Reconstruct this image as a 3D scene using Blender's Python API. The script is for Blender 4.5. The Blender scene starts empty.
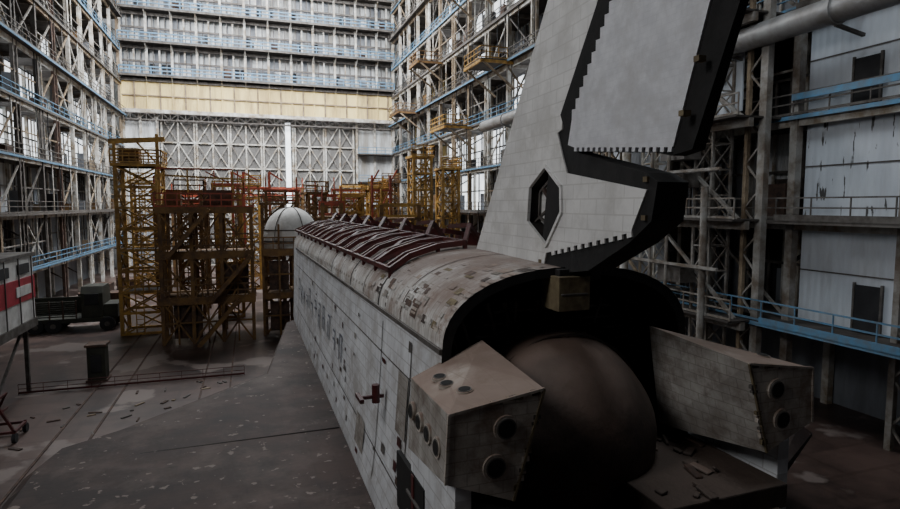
import bpy, bmesh, math, random
from mathutils import Vector, Matrix
random.seed(7)
D=bpy.data
# ------------------------------------------------------------------ materials
def mk(name,c1,c2=None,scale=1.0,rough=0.8,metal=0.0,bump=0.0,corr=None,corr_s=6.0,spots=None,spot_scale=6.0,spot_t=0.62,
       dust=None,dust_amt=0.9,dust_off=.65,brick=None,brick_s=1.0,brick_amt=.8,emit=0.0,streak=False,detail=6.0,lo=.38,hi=.62,grime=None,grime_s=.35):
    m=D.materials.new(name); m.use_nodes=True
    nt=m.node_tree; N=nt.nodes; L=nt.links
    b=N['Principled BSDF']; b.inputs['Roughness'].default_value=rough; b.inputs['Metallic'].default_value=metal
    tc=N.new('ShaderNodeTexCoord'); vec=tc.outputs['Object']
    if streak:
        mp=N.new('ShaderNodeMapping'); mp.inputs['Scale'].default_value=(1,1,0.18); L.new(vec,mp.inputs[0]); svec=mp.outputs[0]
    else: svec=vec
    def mixc(a,bc,fac):
        n=N.new('ShaderNodeMix'); n.data_type='RGBA'
        for i,v in ((6,a),(7,bc)):
            if isinstance(v,(tuple,list)): n.inputs[i].default_value=(*v[:3],1)
            else: L.new(v,n.inputs[i])
        L.new(fac,n.inputs[0])
        return n.outputs[2]
    def ramp(src,a,bb):
        r=N.new('ShaderNodeMapRange'); r.inputs[1].default_value=a; r.inputs[2].default_value=bb; L.new(src,r.inputs[0]); return r.outputs[0]
    nz=N.new('ShaderNodeTexNoise'); nz.inputs['Scale'].default_value=scale; nz.inputs['Detail'].default_value=detail; nz.inputs['Roughness'].default_value=.65
    L.new(svec,nz.inputs['Vector'])
    col=mixc(c1,c2 or tuple(x*.6 for x in c1),ramp(nz.outputs['Fac'],lo,hi))
    if brick:
        br=N.new('ShaderNodeTexBrick'); br.inputs['Scale'].default_value=brick_s
        sp=N.new('ShaderNodeSeparateXYZ'); cb=N.new('ShaderNodeCombineXYZ'); L.new(vec,sp.inputs[0])
        L.new(sp.outputs['xyz'.index(brick[0])],cb.inputs[0]); L.new(sp.outputs['xyz'.index(brick[1])],cb.inputs[1]); L.new(cb.outputs[0],br.inputs['Vector'])
        br.inputs['Color1'].default_value=(1,1,1,1); br.inputs['Color2'].default_value=(.8,.8,.8,1); br.inputs['Mortar'].default_value=(.35,.33,.3,1)
        br.inputs['Mortar Size'].default_value=.012
        mm=N.new('ShaderNodeMix'); mm.data_type='RGBA'; mm.blend_type='MULTIPLY'; mm.inputs[0].default_value=brick_amt
        L.new(col,mm.inputs[6]); L.new(br.outputs['Color'],mm.inputs[7]); col=mm.outputs[2]
    if grime:
        n4=N.new('ShaderNodeTexNoise'); n4.inputs['Scale'].default_value=grime_s; n4.inputs['Detail'].default_value=9; n4.inputs['Roughness'].default_value=.7; L.new(svec,n4.inputs['Vector'])
        col=mixc(col,grime,ramp(n4.outputs['Fac'],.48,.66))
    if dust:
        g=N.new('ShaderNodeNewGeometry'); sx=N.new('ShaderNodeSeparateXYZ'); L.new(g.outputs['Normal'],sx.inputs[0])
        nz2=N.new('ShaderNodeTexNoise'); nz2.inputs['Scale'].default_value=.9; nz2.inputs['Detail'].default_value=8; L.new(vec,nz2.inputs['Vector'])
        ad=N.new('ShaderNodeMath'); ad.operation='MULTIPLY_ADD'; L.new(nz2.outputs['Fac'],ad.inputs[0]); ad.inputs[1].default_value=1.3
        ad2=N.new('ShaderNodeMath'); ad2.operation='SUBTRACT'; L.new(sx.outputs[2],ad2.inputs[0]); ad2.inputs[1].default_value=dust_off; L.new(ad2.outputs[0],ad.inputs[2])
        mu=N.new('ShaderNodeMath'); mu.operation='MULTIPLY'; L.new(ramp(ad.outputs[0],.25,.95),mu.inputs[0]); mu.inputs[1].default_value=dust_amt
        col=mixc(col,dust,mu.outputs[0])
    if spots:
        n3=N.new('ShaderNodeTexNoise'); n3.inputs['Scale'].default_value=spot_scale; n3.inputs['Detail'].default_value=5; L.new(svec,n3.inputs['Vector'])
        col=mixc(col,spots,ramp(n3.outputs['Fac'],spot_t,spot_t+.03))
    L.new(col,b.inputs['Base Color'])
    bs=None
    if corr:
        w=N.new('ShaderNodeTexWave'); w.bands_direction=corr; w.inputs['Scale'].default_value=corr_s; L.new(vec,w.inputs['Vector']); bs=w.outputs['Fac']; bd=.018
    elif bump: bs=nz.outputs['Fac']; bd=bump
    if bs is not None:
        bp=N.new('ShaderNodeBump'); bp.inputs['Distance'].default_value=bd; bp.inputs['Strength'].default_value=.8; L.new(bs,bp.inputs['Height']); L.new(bp.outputs[0],b.inputs['Normal'])
    if emit:
        b.inputs['Emission Strength'].default_value=emit; L.new(col,b.inputs['Emission Color'])
    return m
M={}
M['steel']=mk('weathered_steel',(.13,.12,.11),(.055,.045,.038),1.5,.7)
M['steelmid']=mk('dusty_grey_steel',(.30,.29,.27),(.13,.10,.075),1.0,.75)
M['steelpale']=mk('pale_painted_steel',(.60,.60,.57),(.25,.20,.14),.8,.7)
M['tan']=mk('tan_painted_steel',(.32,.25,.17),(.13,.09,.055),1.2,.75)
M['rust']=mk('rusty_steel',(.10,.055,.036),(.04,.025,.02),2,.8)
M['blue']=mk('blue_rail_paint',(.10,.25,.41),(.13,.19,.25),2,.6)
M['deck']=mk('deck_grating',(.08,.07,.062),(.035,.028,.024),1,.85)
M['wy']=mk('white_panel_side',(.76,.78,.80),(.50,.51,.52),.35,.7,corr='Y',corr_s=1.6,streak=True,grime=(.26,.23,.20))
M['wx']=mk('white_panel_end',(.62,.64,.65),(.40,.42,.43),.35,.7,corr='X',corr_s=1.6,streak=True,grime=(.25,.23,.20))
M['cream']=mk('cream_panel',(.82,.66,.29),(.60,.46,.19),.4,.7,corr='X',corr_s=1.2,streak=True,grime=(.36,.26,.12))
M['pblue']=mk('blue_grey_panel',(.24,.26,.29),(.14,.15,.17),.5,.7,streak=True)
M['door']=mk('door_sheet',(.19,.185,.175),(.11,.105,.10),.5,.7,streak=True)
M['pdark']=mk('dark_opening',(.025,.025,.027),(.013,.013,.015),1,.8)
M['mark']=mk('faded_marks',(.20,.21,.25),(.10,.11,.14),3,.8)
M['wnear']=mk('smooth_white_panel',(.66,.71,.77),(.55,.59,.65),.3,.7,corr='Y',corr_s=.8,streak=True,grime=(.48,.50,.53))
M['wyspot']=mk('peeling_white_panel',(.64,.69,.75),(.53,.57,.63),.4,.75,corr='Y',corr_s=.8,spots=(.07,.07,.07),spot_scale=4.2,spot_t=.62,streak=True,grime=(.46,.48,.51))
M['glow']=mk('daylit_window',(.88,.92,.95),(.55,.60,.65),.5,.5,emit=2.6,corr='Y',corr_s=1)
M['yellow']=mk('yellow_scaffold_paint',(.48,.27,.05),(.20,.11,.03),1.5,.6)
M['ochre']=mk('dirty_yellow_paint',(.19,.10,.028),(.075,.038,.018),1.0,.7)
M['orange']=mk('orange_red_paint',(.40,.07,.03),(.18,.045,.03),1.5,.6)
M['maroon']=mk('maroon_paint',(.085,.014,.013),(.045,.012,.011),2,.5)
M['red']=mk('red_stripe_paint',(.42,.045,.07),(.30,.04,.05),2,.5)
M['offwhite']=mk('offwhite_paint',(.66,.66,.64),(.46,.45,.43),1,.6)
M['tile']=mk('thermal_blanket_white',(.72,.71,.69),(.48,.46,.43),1.2,.8,bump=.02,dust=(.14,.09,.068),dust_amt=.88,dust_off=.75,brick='xy',brick_s=1.1,grime=(.25,.18,.145),grime_s=.7,spots=(.06,.045,.04),spot_scale=3,spot_t=.69)
M['side']=mk('side_tile_white',(.74,.76,.78),(.60,.61,.63),1.3,.8,brick='yz',brick_s=.8,brick_amt=.5,grime=(.40,.385,.37),grime_s=.8)
M['fin']=mk('fin_white',(.72,.715,.70),(.60,.595,.585),1.2,.85,brick='yz',brick_s=.9,brick_amt=.3,grime=(.50,.49,.47),grime_s=.9)
M['rud']=mk('rudder_grey',(.66,.67,.70),(.56,.57,.60),3.5,.85,brick='yz',brick_s=2.5,brick_amt=.12,grime=(.5,.5,.51),grime_s=1.2)
M['black']=mk('black_tile',(.016,.015,.015),(.009,.009,.009),3,.9,bump=.02)
M['hole']=mk('dark_cavity',(.012,.010,.009),(.005,.005,.005),3,.9)
M['dustdome']=mk('dusty_dome',(.085,.056,.044),(.04,.027,.022),1.2,.65,bump=.06,dust=(.17,.115,.09),dust_amt=.75,grime=(.04,.027,.021),grime_s=.8)
M['flap']=mk('dusty_flap',(.055,.038,.03),(.025,.018,.015),1.4,.75,bump=.1,dust=(.10,.07,.055),dust_amt=.7,grime=(.025,.018,.015),grime_s=1.2)
M['bulk']=mk('dark_bulkhead',(.018,.014,.012),(.009,.007,.006),2,.9,bump=.05)  # near-black brown base with slight noise and bump
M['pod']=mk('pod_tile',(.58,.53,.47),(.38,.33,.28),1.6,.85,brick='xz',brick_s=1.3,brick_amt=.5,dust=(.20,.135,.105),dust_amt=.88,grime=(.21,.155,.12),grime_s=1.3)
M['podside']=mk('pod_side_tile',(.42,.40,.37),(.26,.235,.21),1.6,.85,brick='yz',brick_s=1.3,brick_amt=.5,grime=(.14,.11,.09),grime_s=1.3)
M['wing']=mk('dusty_wing_tile',(.052,.028,.022),(.022,.013,.011),.5,.75,bump=.03,brick='xy',brick_s=.4,brick_amt=.3,grime=(.09,.064,.054),grime_s=.35,spots=(.17,.135,.115),spot_scale=3.4,spot_t=.65)
M['floor']=mk('red_brown_floor',(.115,.074,.062),(.05,.033,.028),.15,.42,brick='xy',brick_s=.12,brick_amt=.35,spots=(.18,.145,.13),spot_scale=.22,spot_t=.56,grime=(.018,.013,.012),grime_s=.16)
M['ceil']=mk('ceiling_sheet',(.18,.19,.2),(.12,.12,.13),.3,.8)
M['khaki']=mk('khaki_paint',(.035,.037,.024),(.02,.02,.015),1,.7)
M['duct']=mk('galvanised_duct',(.36,.36,.36),(.22,.21,.20),.7,.5,metal=.3)
M['tanbox']=mk('tan_foam',(.20,.16,.09),(.10,.075,.045),3,.9,bump=.03)
# ------------------------------------------------------------------ mesh builder
class MB:
    def __init__(s): s.v=[];s.f=[];s.m=[];s.sm=[];s.names=[]
    def mi(s,mat):
        if mat not in s.names: s.names.append(mat)
        return s.names.index(mat)
    def add(s,vs,fs,mat,smooth=False):
        o=len(s.v); s.v+= [tuple(v) for v in vs]; k=s.mi(mat)
        for f in fs: s.f.append([i+o for i in f]); s.m.append(k); s.sm.append(smooth)
    def box(s,x0,x1,y0,y1,z0,z1,mat):
        vs=[(x0,y0,z0),(x1,y0,z0),(x1,y1,z0),(x0,y1,z0),(x0,y0,z1),(x1,y0,z1),(x1,y1,z1),(x0,y1,z1)]
        s.add(vs,[(3,2,1,0),(4,5,6,7),(0,1,5,4),(1,2,6,5),(2,3,7,6),(3,0,4,7)],mat)
    def beam(s,p,q,w,mat,h=None):
        h=h or w; p=Vector(p);q=Vector(q);d=(q-p)
        if d.length<1e-5:return
        d.normalize(); up=Vector((0,0,1)) if abs(d.z)<.95 else Vector((0,1,0))
        a=d.cross(up).normalized()*w/2; b=a.cross(d).normalized()*h/2
        vs=[p-a-b,p+a-b,p+a+b,p-a+b,q-a-b,q+a-b,q+a+b,q-a+b]
        s.add(vs,[(3,2,1,0),(4,5,6,7),(0,1,5,4),(1,2,6,5),(2,3,7,6),(3,0,4,7)],mat)
    def tube(s,p,q,r,mat,n=10,r2=None,caps=True):
        r2=r if r2 is None else r2
        p=Vector(p);q=Vector(q);d=(q-p).normalized(); up=Vector((0,0,1)) if abs(d.z)<.95 else Vector((0,1,0))
        a=d.cross(up).normalized(); b=a.cross(d).normalized()
        vs=[];
        for i in range(n):
            t=2*math.pi*i/n; e=a*math.cos(t)+b*math.sin(t); vs.append(p+e*r); vs.append(q+e*r2)
        fs=[(2*i,2*i+1,(2*i+3)%(2*n),(2*i+2)%(2*n)) for i in range(n)]
        s.add(vs,fs,mat,True)
        if caps:
            s.add([vs[2*i] for i in range(n)],[tuple(range(n))],mat); s.add([vs[2*i+1] for i in range(n)],[tuple(reversed(range(n)))],mat)
    def prism(s,pts,x0,x1,mat):
        n=len(pts); f0=x0 if callable(x0) else (lambda y,z:x0); f1=x1 if callable(x1) else (lambda y,z:x1)
        vs=[(f0(y,z),y,z) for y,z in pts]+[(f1(y,z),y,z) for y,z in pts]
        s.add(vs,[tuple(range(n)),tuple(range(2*n-1,n-1,-1))]+[(i,(i+1)%n,n+(i+1)%n,n+i) for i in range(n)],mat)
    def build(s,name,parent=None,bevel=0):
        me=D.meshes.new(name); me.from_pydata(s.v,[],s.f)
        for n in s.names: me.materials.append(M[n])
        me.polygons.foreach_set('material_index',s.m); me.polygons.foreach_set('use_smooth',s.sm); me.update()
        bm=bmesh.new(); bm.from_mesh(me); bmesh.ops.recalc_face_normals(bm,faces=bm.faces); bm.to_mesh(me); bm.free()
        o=D.objects.new(name,me); bpy.context.collection.objects.link(o)
        if parent: o.parent=parent
        if bevel:
            b=o.modifiers.new('bevel','BEVEL'); b.width=bevel; b.segments=2; b.limit_method='ANGLE'
        return o
def empty(name):
    o=D.objects.new(name,None); bpy.context.collection.objects.link(o); return o
def truss(mb,p,q,w,mat,t=.12,seg=None):
    p=Vector(p);q=Vector(q);d=q-p;L=d.length;dn=d.normalized(); up=Vector((0,0,1)) if abs(dn.z)<.95 else Vector((0,1,0))
    a=dn.cross(up).normalized()*w/2;b=a.cross(dn).normalized()*w/2
    cs=[a+b,a-b,-a-b,-a+b]; n=seg or max(2,int(L/w/1.1))
    for c in cs: mb.beam(p+c,q+c,t*1.4,mat)
    for k in range(n):
        u=p+d*(k/n); v=p+d*((k+1)/n)
        for i in range(4):
            c1,c2=cs[i],cs[(i+1)%4]
            mb.beam(u+c1,u+c2,t*.8,mat)
            if k%2: mb.beam(u+c1,v+c2,t*.7,mat)
            else: mb.beam(u+c2,v+c1,t*.7,mat)
def railing(mb,p,q,mat,h=1.1,step=1.6,r=.05):
    p=Vector(p);q=Vector(q);d=q-p;n=max(1,int(d.length/step)); z=Vector((0,0,1))
    for k in (h,h*.55): mb.beam(p+z*k,q+z*k,r*1.6,mat)
    mb.beam(p+z*.1,q+z*.1,r,mat,.12)
    for i in range(n+1):
        b=p+d*i/n; mb.beam(b,b+z*h,r*1.2,mat)
def ladder(mb,x,y,z0,z1,mat,w=.6):
    mb.beam((x,y,z0),(x,y,z1),.08,mat); mb.beam((x+w,y,z0),(x+w,y,z1),.08,mat)
    z=z0
    while z<z1: mb.beam((x,y,z),(x+w,y,z),.05,mat); z+=.45
LV=[4.9+5.35*i for i in range(10)]
YB=115.0; XL=-23.5; XR=30.5; TOP=58.0
# ------------------------------------------------------------------ room shell
mb=MB(); mb.box(-40,50,-30,125,-.4,0,'floor'); mb.build('floor')
mb=MB(); mb.box(XL-1,XR+1,YB+1.2,YB+1.8,0,TOP,'wx'); mb.build('wall_back')
mb=MB(); mb.box(XL-.6,XL,-25,YB+1.2,0,TOP,'pblue'); mb.build('wall_left')
mb=MB(); mb.box(XR,XR+.6,-25,YB+1.2,0,TOP,'pblue'); mb.build('wall_right')
mb=MB(); mb.box(XL-1,XR+1,-25,YB+1.8,TOP,TOP+.5,'ceil'); mb.build('ceiling')
mb=MB()
for y in range(0,115,12):
    truss(mb,(XL+.5,y,TOP-1.5),(XR-.5,y,TOP-1.5),2.6,'steel',.2,22)
mb.build('roof_truss')
# ------------------------------------------------------------------ side galleries
def facade(name,xf,s,xb,y0,y1,bay,seed,right):
    R=random.Random(seed); mb=MB(); pn=MB()
    ys=[]; y=y0
    while y<=y1+.01: ys.append(y); y+=bay
    for k,y in enumerate(ys):
        cm=R.choice(['steelpale','tan','steelpale','steelpale'])
        if (not right) and y<78: cm=R.choice(['tan','rust','steel'])
        if right and y<46: cm='steelmid'
        if k%2==0:
            mb.beam((xf,y-.45,0),(xf,y-.45,TOP),.28,cm); mb.beam((xf,y+.45,0),(xf,y+.45,TOP),.28,cm)
            z=0
            while z<TOP-1: mb.beam((xf,y-.45,z),(xf,y+.45,z+1.1),.1,cm); mb.beam((xf,y+.45,z+1.1),(xf,y-.45,z+2.2),.1,cm); z+=2.2
        else: mb.beam((xf,y,0),(xf,y,TOP),.42,cm)
        mb.beam((xb-s*.35,y,0),(xb-s*.35,y,TOP),.4,'steelpale')
        for z in LV:
            mb.beam((xf,y,z-.25),(xb,y,z-.25),.22,'steelmid',.45)
            if R.random()<.45: mb.beam((xf,y,z-2.4),(xb,y,z-.3),.14,'steel')
    for li,z in enumerate(LV):
        zt=(LV[li+1] if li+1<len(LV) else TOP)
        over=.35+ (0.5 if li%3==1 else 0)
        if right and li==0: over=1.9
        if right and li==1: over=1.2
        mb.beam((xf,y0,z-.3),(xf,y1,z-.3),.25,R.choice(['steelpale','tan','steelpale']),.5)
        a,b=sorted((xf-s*over,xb)); mb.box(a,b,y0,y1,z-.08,z,'deck')
        mb.beam((xf-s*over,y0,z-.12),(xf-s*over,y1,z-.12),.1,'blue' if li%2==0 else 'steel',.2)
        railing(mb,(xf-s*(over-.05),y0,z),(xf-s*(over-.05),y1,z),'blue' if li%3==0 else 'steel',1.1,2.0,.045)
        if right: mb.beam((xf-s*(over+.05),y0,z+(.1 if li!=2 else .9)),(xf-s*(over+.05),23.4,z+(.1 if li!=2 else .9)),.08,'blue' if li in(0,2) else 'steel',.32)
        for k in range(len(ys)-1):
            ya,yb=ys[k],ys[k+1]
            q=R.random()
            near=right and ya<23
            xp=xb-s*.25
            if near:
                xp=xf+s*.5; mat=('wyspot' if li==1 else 'wnear')
            else:
                mat=R.choice(['wy','wy','wy','pblue','pdark','cream','wy','pblue'])
                if right and 46<ya<86 and 1<=li<=6 and q<.55: mat='glow'
                if right and ya>=86: mat='wy' if q<.7 else 'cream'
                if right and ya<46: mat=R.choice(['pblue','wnear','wy','pdark','wnear'])
                if (not right) and ya>80 and 2<=li<=4: mat='glow' if q<.5 else 'wy'
                if (not right) and ya<80: mat=R.choice(['wy','pblue','pdark','pblue','pdark'])
                if (not right) and ya<80 and li in (2,3) and q<.5: mat='glow'
                if li<=0: mat=R.choice(['pdark','pblue','rust'])
            x1,x2=sorted((xp,xp+s*.12))
            if near or R.random()<.92:
                if near or q<.5: pn.box(x1,x2,ya+.2,yb-.2,z+.1,zt-.4,mat)
                else:
                    ym=(ya+yb)/2; pn.box(x1,x2,ya+.2,ym,z+.1,zt-.4,mat); pn.box(x1,x2,ym,yb-.2,z+.1,zt-.4,R.choice(['wy','pblue','pdark',mat]))
            if R.random()<.4 or (near and li<3 and (k+li)%2==0):
                yd=ya+bay*R.uniform(.2,.6); xo=sorted((xp-s*.03,xp-s*.12))
                pn.box(xo[0],xo[1],yd,yd+1.2,z+.05,z+2.3,'pdark' if (near and li!=1) else R.choice(['pdark','pblue','steel']))
                if near:
                    for a_ in (yd-.06,yd+1.26): pn.box(xo[0]-.03,xo[1],a_-.05,a_+.05,z+.05,z+2.4,'steel')
            if near:
                pn.box(xp-.05,xp,ya+.2,yb-.2,z+2.7,z+2.76,'steel')
                continue
            low=right and ya<46
            if R.random()<(.2 if low else .45): mb.beam((xf,ya,z),(xf,yb,zt-.5),.14,R.choice(['steelmid','steel','tan']))
            if R.random()<(.1 if low else .3): mb.beam((xf,yb,z),(xf,ya,zt-.5),.14,R.choice(['steelpale','steel']))
            for j in range(1,6):
                if R.random()<.6: mb.beam((xp-s*.3,ya+bay*j/6,z),(xp-s*.3,ya+bay*j/6,zt-.4),.14,R.choice(['steel','steelpale','steel']))
            mb.beam((xp-s*.3,ya,(z+zt)/2),(xp-s*.3,yb,(z+zt)/2),.16,'steel')
            if R.random()<.5: mb.beam((xf,ya,z+2.4),(xf,yb,z+2.4),.12,R.choice(['steelmid','tan','steel']))
            if R.random()<.6:
                yy=R.uniform(ya+.5,yb-1.5); xx=xf+s*R.uniform(.2,1.2); h=R.uniform(.7,2.6)
                mb.box(min(xx,xx+s*1),max(xx,xx+s*1),yy,yy+R.uniform(.6,1.8),z,z+h,R.choice(['rust','steel','ochre','pblue','tan','pdark']))
            for j in range(2):
                if R.random()<.4: yy=R.uniform(ya,yb); mb.tube((xf-s*.2,yy,z),(xf-s*.2,yy,zt),.07,R.choice(['steelpale','steel']),6)
            if R.random()<.3:
                yy=R.uniform(ya,yb); mb.beam((xf-s*.25,yy,zt),(xf-s*.25,yy+R.uniform(-.8,.8),z+R.uniform(0,2)),.08,'pdark')
    par=empty(name); mb.build('steel_frame',par); pn.build('cladding_panels',par)
    return par
GR=facade('gallery_structure',27,1,30.5,-6.6,113.4,6,3,True)
facade('gallery_structure.001',-20.2,-1,-23.5,5.4,113.4,6,5,False)
mb=MB()
for (y,z,w,mt) in [(70,21,6,'yellow'),(82,31.6,5,'ochre'),(58,26.3,5,'yellow'),(94,26.3,6,'ochre'),(64,36.9,6,'tan')]:
    mb.box(23.2,26.2,y,y+w,z-.2,z,'deck')
    railing(mb,(23.2,y,z),(23.2,y+w,z),mt,1.2,1,.06); railing(mb,(23.2,y,z),(26.2,y,z),mt,1.2,1,.06)
    mb.beam((23.2,y,z-.3),(23.2,y+w,z-.3),.2,mt,.3)
    for yy in (y,y+w): mb.beam((23.4,yy,z-.3),(27,yy,z-3),.2,'tan')
    mb.beam((23.2,y,z-.3),(27,y,z-.3),.2,mt,.3)
mb.build('swing_platforms',GR)
mb=MB(); mb.tube((25.2,-5,19.75),(25.2,62,19.75),.6,'duct',20)
for y in range(-4,62,6):
    mb.tube((25.2,y,19.75),(25.2,y+.2,19.75),.68,'duct',20); mb.beam((25.2,y+.1,20.3),(27,y+.1,21),.15,'steel'); mb.beam((25.2,y+.1,19.1),(27,y+.1,18.8),.15,'steel')
mb.build('ventilation_duct',GR)
mb=MB()
for (x,y,w,mt) in [(25.2,27.2,1.3,'steelmid'),(24.6,31.5,1.1,'steelpale'),(24.5,36.5,1.2,'tan')]:
    truss(mb,(x,y,0),(x,y,26),w,mt,.10)
mb.beam((25.6,24.1,0),(25.6,24.1,30),.38,'steelmid',.45); mb.beam((25.6,25.2,0),(25.6,25.2,30),.22,'tan')
z=0
while z<28: mb.beam((25.6,24.1,z),(25.6,25.2,z+1.2),.09,'steelmid'); mb.beam((25.6,25.2,z+1.2),(25.6,24.1,z+2.4),.09,'steelmid'); z+=2.4
for z in (4.9,10.25,15.6,20.9):
    mb.beam((24.6,24,z-.3),(24.6,38,z-.3),.3,'steelmid',.5); mb.box(23.6,26.6,24,38,z-.1,z,'deck')
    railing(mb,(23.7,24,z),(23.7,38,z),'steelmid',1.1,1.6,.05)
    mb.beam((24.5,24.5,z),(24.5,31,z+5),.17,'steelmid'); mb.beam((24.5,31,z),(24.5,37,z+5),.16,'tan')
    mb.beam((23.5,25,z+2.6),(23.5,36,z+2.6),.14,'steel')
for z in (6.5,12,13.6):
    mb.box(23.4,24.6,27.5,29.5,z,z+.9,'steel')
mb.box(25.9,26.0,32,38,11,15,'wnear'); mb.box(25.9,26.0,26,31,16.2,20,'wnear'); mb.box(25.9,26.0,32,38,5.2,9.6,'pblue')
mb.tube((23.5,33,0),(23.5,33,24),.28,'steelpale',12); mb.tube((23.6,26,0),(23.6,26,12),.2,'steelmid',12)
for y in (28.5,30,34.5,36): mb.tube((23.2,y,0),(23.2,y,22),.09,'steelmid',8)
for z in (2.5,7.6,12.9): mb.beam((23.2,24.5,z),(23.2,37,z),.15,'steelmid')
mb.build('lattice_columns',GR)
# ------------------------------------------------------------------ back wall dressing
par=empty('hangar_door')
mb=MB()
x0,x1=-14.4,19.6; n=6; w=(x1-x0)/n
for i in range(n):
    a=x0+i*w; b=a+w
    mb.box(a+.05,b-.05,YB+.2,YB+.5,0,26.3,'door')
    for xx in (a+.2,b-.2,(a+b)/2): mb.beam((xx,YB-.1,0),(xx,YB-.1,26.3),.28,'steelpale')
    for k in range(6):
        z=k*4.38
        mb.beam((a,YB-.1,z+.1),(b,YB-.1,z+.1),.25,'steelpale')
        mid=(a+b)/2
        mb.beam((a+.2,YB-.2,z),(mid,YB-.2,z+4.38),.17,'steelpale'); mb.beam((b-.2,YB-.2,z),(mid,YB-.2,z+4.38),.17,'steelpale')
        mb.beam((a+.2,YB-.2,z+4.38),(mid,YB-.2,z),.13,'steelmid'); mb.beam((b-.2,YB-.2,z+4.38),(mid,YB-.2,z),.13,'steelmid')
mb.box(6.7,7.6,YB-.5,YB-.3,8,26.2,'glow')
mb.build('door_leaves',par)
par=empty('end_wall_gallery')
mb=MB()
mb.box(-20,27,YB-1.2,YB+.2,27.2,32.2,'cream')
for x in range(-20,28,2): mb.beam((x,YB-1.35,27.2),(x,YB-1.35,32.2),.22,'tan' if x%4 else 'cream')
mb.beam((-20,YB-1.4,27.1),(27,YB-1.4,27.1),.5,'steelpale',.6); mb.beam((-20,YB-1.4,32.3),(27,YB-1.4,32.3),.5,'steel',.5)
mb.beam((-20,YB-1.4,29.7),(27,YB-1.4,29.7),.15,'tan',.2)
R=random.Random(2)
for z in (33,38.6,44.1,49.6,55):
    mb.box(-20,27,YB-2.6,YB+1,z-.2,z,'deck'); mb.beam((-20,YB-2.6,z-.1),(27,YB-2.6,z-.1),.15,'steel',.4)
    railing(mb,(-20,YB-2.6,z),(27,YB-2.6,z),'blue',1.3,1.6,.12)
    mb.beam((-20,YB-.6,z+2.6),(27,YB-.6,z+2.6),.25,'steel',.3); mb.beam((-20,YB-.6,z+4.9),(27,YB-.6,z+4.9),.3,'steel',.5)
    for x in range(-20,28,4):
        mb.beam((x,YB-.6,z),(x,YB-.6,z+5.3),.4,'steelpale'); mb.beam((x,YB-2.4,z-.2),(x,YB-.4,z-1.6),.15,'steelpale')
        for a in (.3,1.25,2.2,3.15): mb.box(x+a,x+a+.75,YB+.6,YB+.75,z+.3,z+2.5,R.choice(['wx','wx','wx','pblue','pdark'])); mb.box(x+a,x+a+.75,YB+.6,YB+.75,z+2.8,z+4.8,R.choice(['wx','wx','wx','pblue']))
        mb.beam((x+2,YB-.4,z),(x+2,YB-.4,z+5),.25,'steelpale')
        for a in (1,3): mb.beam((x+a,YB-.4,z),(x+a,YB-.4,z+5),.13,'steel')
        if R.random()<.4: mb.box(x+.5,x+1.6,YB-2,YB-1,z,z+R.uniform(1,2),R.choice(['pblue','rust','steel']))
mb.box(-20,27,YB+.76,YB+.9,32.5,57,'pblue')
for (a,b) in ((-20,-14.8),(20,27)):
    for k,z in enumerate((0,5,10.2,15.5,20.8)):
        mb.box(a,b,YB-.3,YB+.2,z+.2,z+5,'wx' if k>1 else 'pblue')
        if a>0:
            mb.box(a,b,YB-2.4,YB-.3,z-.2,z,'deck'); railing(mb,(a,YB-2.4,z),(b,YB-2.4,z),'blue',1.2,1.5,.07)
        mb.beam((a,YB-.4,z),(b,YB-.4,z),.3,'steelpale')
    for x in (a,(a+b)/2,b): mb.beam((x,YB-.5,0),(x,YB-.5,27),.4,'steelpale')
truss(mb,(-20,YB-1.0,26.2),(27,YB-1.0,26.2),1.1,'steel',.12)
mb.build('gallery_frame',par)
# ------------------------------------------------------------------ yellow scaffolds
def tower(x,y,w,d,h,mat,levels):
    mb=MB()
    for dx in (0,w):
        for dy in (0,d): mb.beam((x+dx,y+dy,0),(x+dx,y+dy,h),.28,mat)
    zs=[h*i/levels for i in range(levels+1)]
    for i,z in enumerate(zs):
        for a,b in (((0,0),(w,0)),((w,0),(w,d)),((w,d),(0,d)),((0,d),(0,0))):
            mb.beam((x+a[0],y+a[1],z+.1),(x+b[0],y+b[1],z+.1),.2,mat)
            if i<levels:
                z2=zs[i+1]
                mb.beam((x+a[0],y+a[1],z),(x+b[0],y+b[1],z2),.13,mat)
                if i%2: mb.beam((x+b[0],y+b[1],z),(x+a[0],y+a[1],z2),.13,mat)
        if i and i%2==0:
            mb.box(x,x+w,y,y+d,z,z+.1,'deck'); railing(mb,(x,y,z),(x+w,y,z),mat,1.1,1,.07)
    ladder(mb,x+w*.35,y-.15,0,h,mat)
    mb.box(x-.3,x+w+.3,y-.3,y+d+.3,h,h+.25,mat)
    railing(mb,(x-.3,y-.3,h+.25),(x+w+.3,y-.3,h+.25),mat,1.1,.9,.08); railing(mb,(x+w+.3,y-.3,h+.25),(x+w+.3,y+d+.3,h+.25),mat,1.1,.9,.08)
    return mb
mb=tower(-10.4,55,3.2,3,14.2,'yellow',8)
mb.beam((-10.4,55,14.2),(-10.4,55,16.4),.2,'yellow'); mb.beam((-7.2,55,14.2),(-7.2,55,16.9),.25,'yellow'); mb.beam((-10.8,55,16.2),(-6.6,55,16.5),.22,'yellow',.4); mb.box(-10.1,-8.6,55,56.5,14.5,15.7,'ochre'); mb.beam((-8.8,55,16.3),(-7.2,55,14.4),.14,'yellow')
mb.build('yellow_scaffold_tower')
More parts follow.
